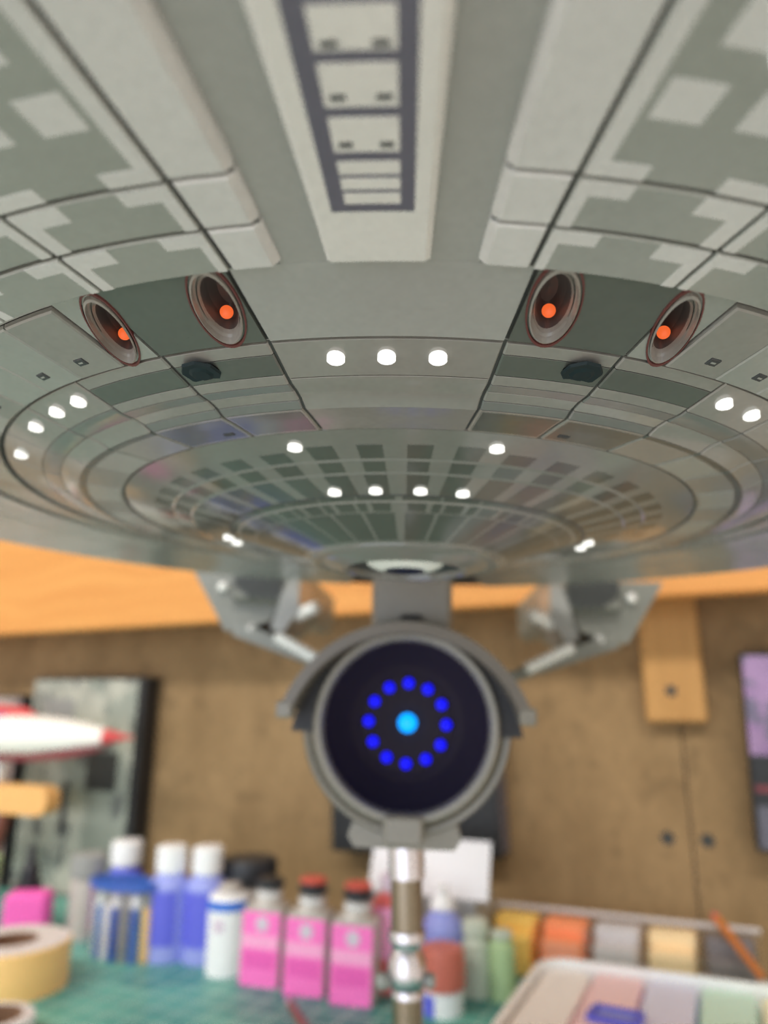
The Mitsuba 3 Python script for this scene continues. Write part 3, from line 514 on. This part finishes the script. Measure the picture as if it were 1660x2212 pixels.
# clear organizer with five coloured blocks, and the pastel tray in front
ORG = on(0.197, 0.747, z=0.0042)
t = thing('organizer_box', 'clear plastic organizer box with five coloured blocks, at the right of the bench', 'box')
def sheet(x0, x1, y0, y1, z0, z1): return box(x0, x1, y0, y1, z0, z1, 0.0003)
obj('back_wall', sheet(-0.105, 0.130, 0.030, 0.0315, 0, 0.0465), 'clear_plastic', t, M=ORG)
obj('front_wall', sheet(-0.105, 0.130, -0.024, -0.0225, 0, 0.036), 'clear_plastic', t, M=ORG)
obj('bottom', sheet(-0.105, 0.130, -0.0224, 0.0299, 0, 0.0015), 'grey_card', t, M=ORG)
obj('rim', box(-0.107, 0.132, 0.029, 0.0335, 0.0467, 0.0510, 0.001), 'tape_side', t, M=ORG)
for i in range(6): obj('divider', sheet(-0.105 + i * 0.0467, -0.1035 + i * 0.0467, -0.0222, 0.0298, 0.0017, 0.046), 'clear_plastic', t, M=ORG)
cols = [('yellow', S(255, 212, 112)), ('orange', S(250, 152, 104)), ('grey', S(206, 200, 202)), ('tan', S(246, 218, 172)), ('dark grey', S(120, 114, 116))]
for i, (nm, c) in enumerate(cols):
    mat('block_' + nm.replace(' ', '_'), mottled(c, 0.04, 300), 0.6)
    b = thing('colour_block', nm + ' block standing in its own compartment of the clear organizer', 'block', 'coloured blocks in the clear organizer')
    x = -0.103 + i * 0.0467
    obj('front_pad', box(x + 0.004, x + 0.041, -0.018, 0.001, 0.0018, 0.0345, 0.002), 'block_' + nm.replace(' ', '_'), b, M=ORG)
    obj('rear_pad', box(x + 0.003, x + 0.042, 0.0015, 0.026, 0.0018, 0.0455, 0.002), 'block_' + nm.replace(' ', '_'), b, M=ORG)
TRAY = on(0.186, 0.560, z=0.0046)
t = thing('pastel_tray', 'white rounded tray of pastel colours in the lower right corner', 'tray')
obj('tray_floor', extrude(rr(0.098, 0.0845, 0.022), 0.0025), 'frosted', t, M=TRAY)
rim = extrude(rr(0.100, 0.0865, 0.024).difference(rr(0.0965, 0.083, 0.021)), 0.042); obj('tray_rim', rim, 'frosted', t, M=TRAY)
pas = [('cream', S(253, 248, 246)), ('pink', S(255, 220, 226)), ('lavender', S(228, 230, 255)), ('mint', S(214, 250, 234)), ('pale yellow', S(253, 250, 218))]
for i, (nm, c) in enumerate(pas):
    mat('pastel_' + nm.replace(' ', '_'), c, 0.4)
    b = thing('pastel_cake', nm + ' pastel cake in the white rounded tray', 'paint cake', 'pastel cakes in the white tray')
    x = -0.0955 + i * 0.0383
    obj('cake', extrude(affinity.translate(rr(0.0172, 0.077, 0.014 if i in (0, 4) else 0.003), x + 0.0191, 0), 0.034), 'pastel_' + nm.replace(' ', '_'), b, M=TRAY @ place(0, 0, 0.0027))
    obj('groove_bar', box(x + 0.004, x + 0.034, -0.062, -0.058, 0.0368, 0.0380, 0.0005), 'pastel_' + nm.replace(' ', '_'), b, M=TRAY)
t = thing('blue_tag', 'small bright blue framed tag lying on the pastel tray', 'tag')
obj('frame', extrude(rr(0.017, 0.012, 0.002).difference(rr(0.0125, 0.0075, 0.001)), 0.003), 'blue_label', t, M=TRAY @ place(-0.030, -0.012, 0.0382, -0.1)); obj('card', extrude(rr(0.0124, 0.0074, 0.001), 0.0015), 'blue_pale', t, M=TRAY @ place(-0.030, -0.012, 0.0382, -0.1))
t = thing('long_brush', 'orange wooden brush leaning over the right end of the organizer', 'brush')
pt = [ORG @ np.array([q[0], q[1], q[2], 1.0]) for q in ((0.098, 0.020, 0.0575), (0.128, -0.060, 0.0385), (0.0955, 0.027, 0.0592))]
obj('handle', rod(pt[0][:3], pt[1][:3], 0.0036, 0.0030), 'orange_wood', t); obj('ferrule', rod(pt[2][:3], pt[0][:3], 0.0030, 0.0036), 'red_plastic', t)

# boxes against the wall
def boxart(seed, cols, s1, s2):
    def fn(p, n, uv):
        u = p.x * float(U[0]) + p.y * float(U[1])
        a = fbm(u * s1 + seed, p.z * s2, 1.0, 4); b = fbm(u * s1 * 2.3 + 5, p.z * s2 * 2.1 + seed, 2.0, 3); c = noise(u * 70 + seed, p.z * 25, 4.0)
        return mix(mix(cols[0], cols[1], smoothstep(0.42, 0.58, a)), cols[2], smoothstep(0.55, 0.68, b)) * (0.85 + 0.3 * c)
    return fn
mat('art_grey', boxart(3, (S(142, 148, 138), S(176, 176, 164), S(96, 100, 98)), 18, 14), 0.45)
mat('art_blush', boxart(9, (S(170, 150, 148), S(190, 176, 170), S(140, 128, 128)), 16, 12), 0.45)
mat('art_violet', boxart(5, (S(136, 104, 150), S(150, 120, 160), S(104, 96, 120)), 20, 20), 0.45)
def kit(name, label, u0, u1, z0, z1, n0, n1, art, tilt=0.0, art_z=None):
    t = thing(name, label, 'box'); uc = (u0 + u1) / 2; M = ROOM @ place(uc, 0, z0, 0, tilt, (0, 1, 0)); h = (u1 - u0) / 2
    obj('carton', box(-h, h, -n1, -n0, 0, z1 - z0, 0.002), 'black_card', t, M=M)
    a0, a1 = art_z or (0.004, z1 - z0 - 0.004)
    obj('printed_front', box(-h + 0.002, h - 0.012 if art == 'art_grey' else h - 0.004, -n1 - 0.0008, -n1 - 0.0001, a0, a1, 0.0003), art, t, M=M)
    return t, M
kt, KM = kit('kit_box', 'large grey picture box with a black right edge standing against the wall at the left', -0.556, -0.346, BENCH, EYE + 0.046, 0.002, 0.032, 'art_grey', 0.012)
obj('picture_bar', box(-0.025, -0.013, -0.0336, -0.0329, 0.075, 0.145, 0.0003), 'mark_dark', kt, M=KM)
obj('picture_bar', box(0.015, 0.070, -0.0336, -0.0329, 0.135, 0.185, 0.0003), 'dark_grey', kt, M=KM)
obj('picture_bar', box(-0.08, -0.02, -0.0336, -0.0329, 0.205, 0.255, 0.0003), 'grey_card', kt, M=KM)
kit('kit_box', 'blush grey box at the left edge behind the white rocket', -0.72, -0.562, BENCH, EYE + 0.022, 0.002, 0.040, 'art_blush')
kt, KM = kit('kit_box', 'black box fixed to the wall, half hidden behind the round pod', -0.050, 0.150, EYE - 0.152, EYE + 0.005, 0.0002, 0.036, 'black_card', -0.03)
obj('side_print', box(0.1003, 0.1010, -0.034, -0.003, 0.004, 0.150, 0.0002), 'hull_trim', kt, M=KM)
for i, (a, b) in enumerate(((-0.062, -0.046), (-0.042, -0.026), (-0.022, 0.0))): obj('letter_bar', box(a, b, -0.0373, -0.0369, 0.012, 0.030, 0.0001), 'dark_grey', kt, M=KM)
kt, KM = kit('kit_box', 'box with a violet picture above a black band, on the wall at the right edge', 0.391, 0.56, EYE - 0.128, EYE + 0.053, 0.0002, 0.036, 'art_violet', 0.03, (0.085, 0.177))
obj('red_line', box(-0.0805, 0.0805, -0.0368, -0.0361, 0.052, 0.058, 0.0002), 'rocket_maroon', kt, M=KM)
obj('grey_band', box(-0.0805, 0.0805, -0.0368, -0.0361, 0.003, 0.040, 0.0002), 'hull_trim', kt, M=KM)
obj('dot', lathe([(0, 0.0376), (0.004, 0.0376), (0.004, 0.036), (0, 0.036)], 20), 'white_card', kt, M=KM @ place(-0.060, 0, 0.030, tilt=math.pi / 2))

# white rocket with red nose on a wooden holder
rk = thing('model_rocket', 'white model rocket with a red nose, resting on a wooden holder at the left', 'model rocket')
RK = ROOM @ place(-0.448, -0.105, EYE - 0.0320) @ trimesh.transformations.rotation_matrix(math.pi / 2, [0, 1, 0])
obj('body', lathe([(0, -0.20), (0.022, -0.20), (0.0255, -0.17), (0.0265, -0.06), (0.0255, 0.0), (0.021, 0.05), (0.0135, 0.095), (0.0098, 0.113)], 48), 'rocket_white', rk, M=RK)
obj('nose', lathe([(0.0098, 0.113), (0.0066, 0.127), (0.0032, 0.142), (0.0012, 0.156), (0, 0.158)], 40), 'rocket_red', rk, M=RK, label='red pointed nose')
obj('belly_stripe', hull([[x, y, z] for x, zt, zb in ((-0.10, -0.0205, -0.0262), (0.0, -0.0215, -0.0262), (0.060, -0.0165, -0.0215), (0.115, -0.0078, -0.0105)) for y in (-0.006, 0.006) for z in (zt, zb)]), 'rocket_maroon', rk, M=ROOM @ place(-0.448, -0.112, EYE - 0.0370))
obj('tail_fin', extrude(Polygon([(-0.17, 0.022), (0.000, 0.022), (-0.030, 0.036), (-0.17, 0.046)]), 0.004), 'rocket_red', rk, M=ROOM @ place(-0.448, -0.105, EYE - 0.0320) @ trimesh.transformations.rotation_matrix(math.pi / 2, [1, 0, 0]))
obj('emblem_band', lathe([(0.0262, -0.085), (0.0267, -0.085), (0.0267, -0.058), (0.0262, -0.058)], 20, 2.4, 3.6), 'blue_pale', rk, M=RK)
hd = thing('rocket_holder', 'light wooden holder with a rounded end and a dark curved leg, below the white rocket', 'holder')
HM = ROOM @ place(-0.505, -0.105, 0)
obj('arm', extrude(Polygon([(-0.16, -0.002), (0.062, -0.002), (0.062, 0.002), (-0.16, 0.002)]).buffer(0.0155, 12), 0.022), 'pale_wood', hd, M=ROOM @ place(-0.490, -0.094, EYE - 0.1110) @ trimesh.transformations.rotation_matrix(math.pi / 2, [1, 0, 0]))
obj('cradle', [rod((-0.015, 0, EYE - 0.0935), (-0.015, 0, EYE - 0.0640), 0.010, 0.013)], 'white_plastic', hd, M=HM)
obj('leg', [rod((0.012, 0, EYE - 0.1285), (0.000, 0, EYE - 0.17), 0.008), rod((0.000, 0, EYE - 0.166), (-0.018, 0, BENCH + 0.0034), 0.008)], 'handle_brown', hd, M=HM, label='dark brown leg')
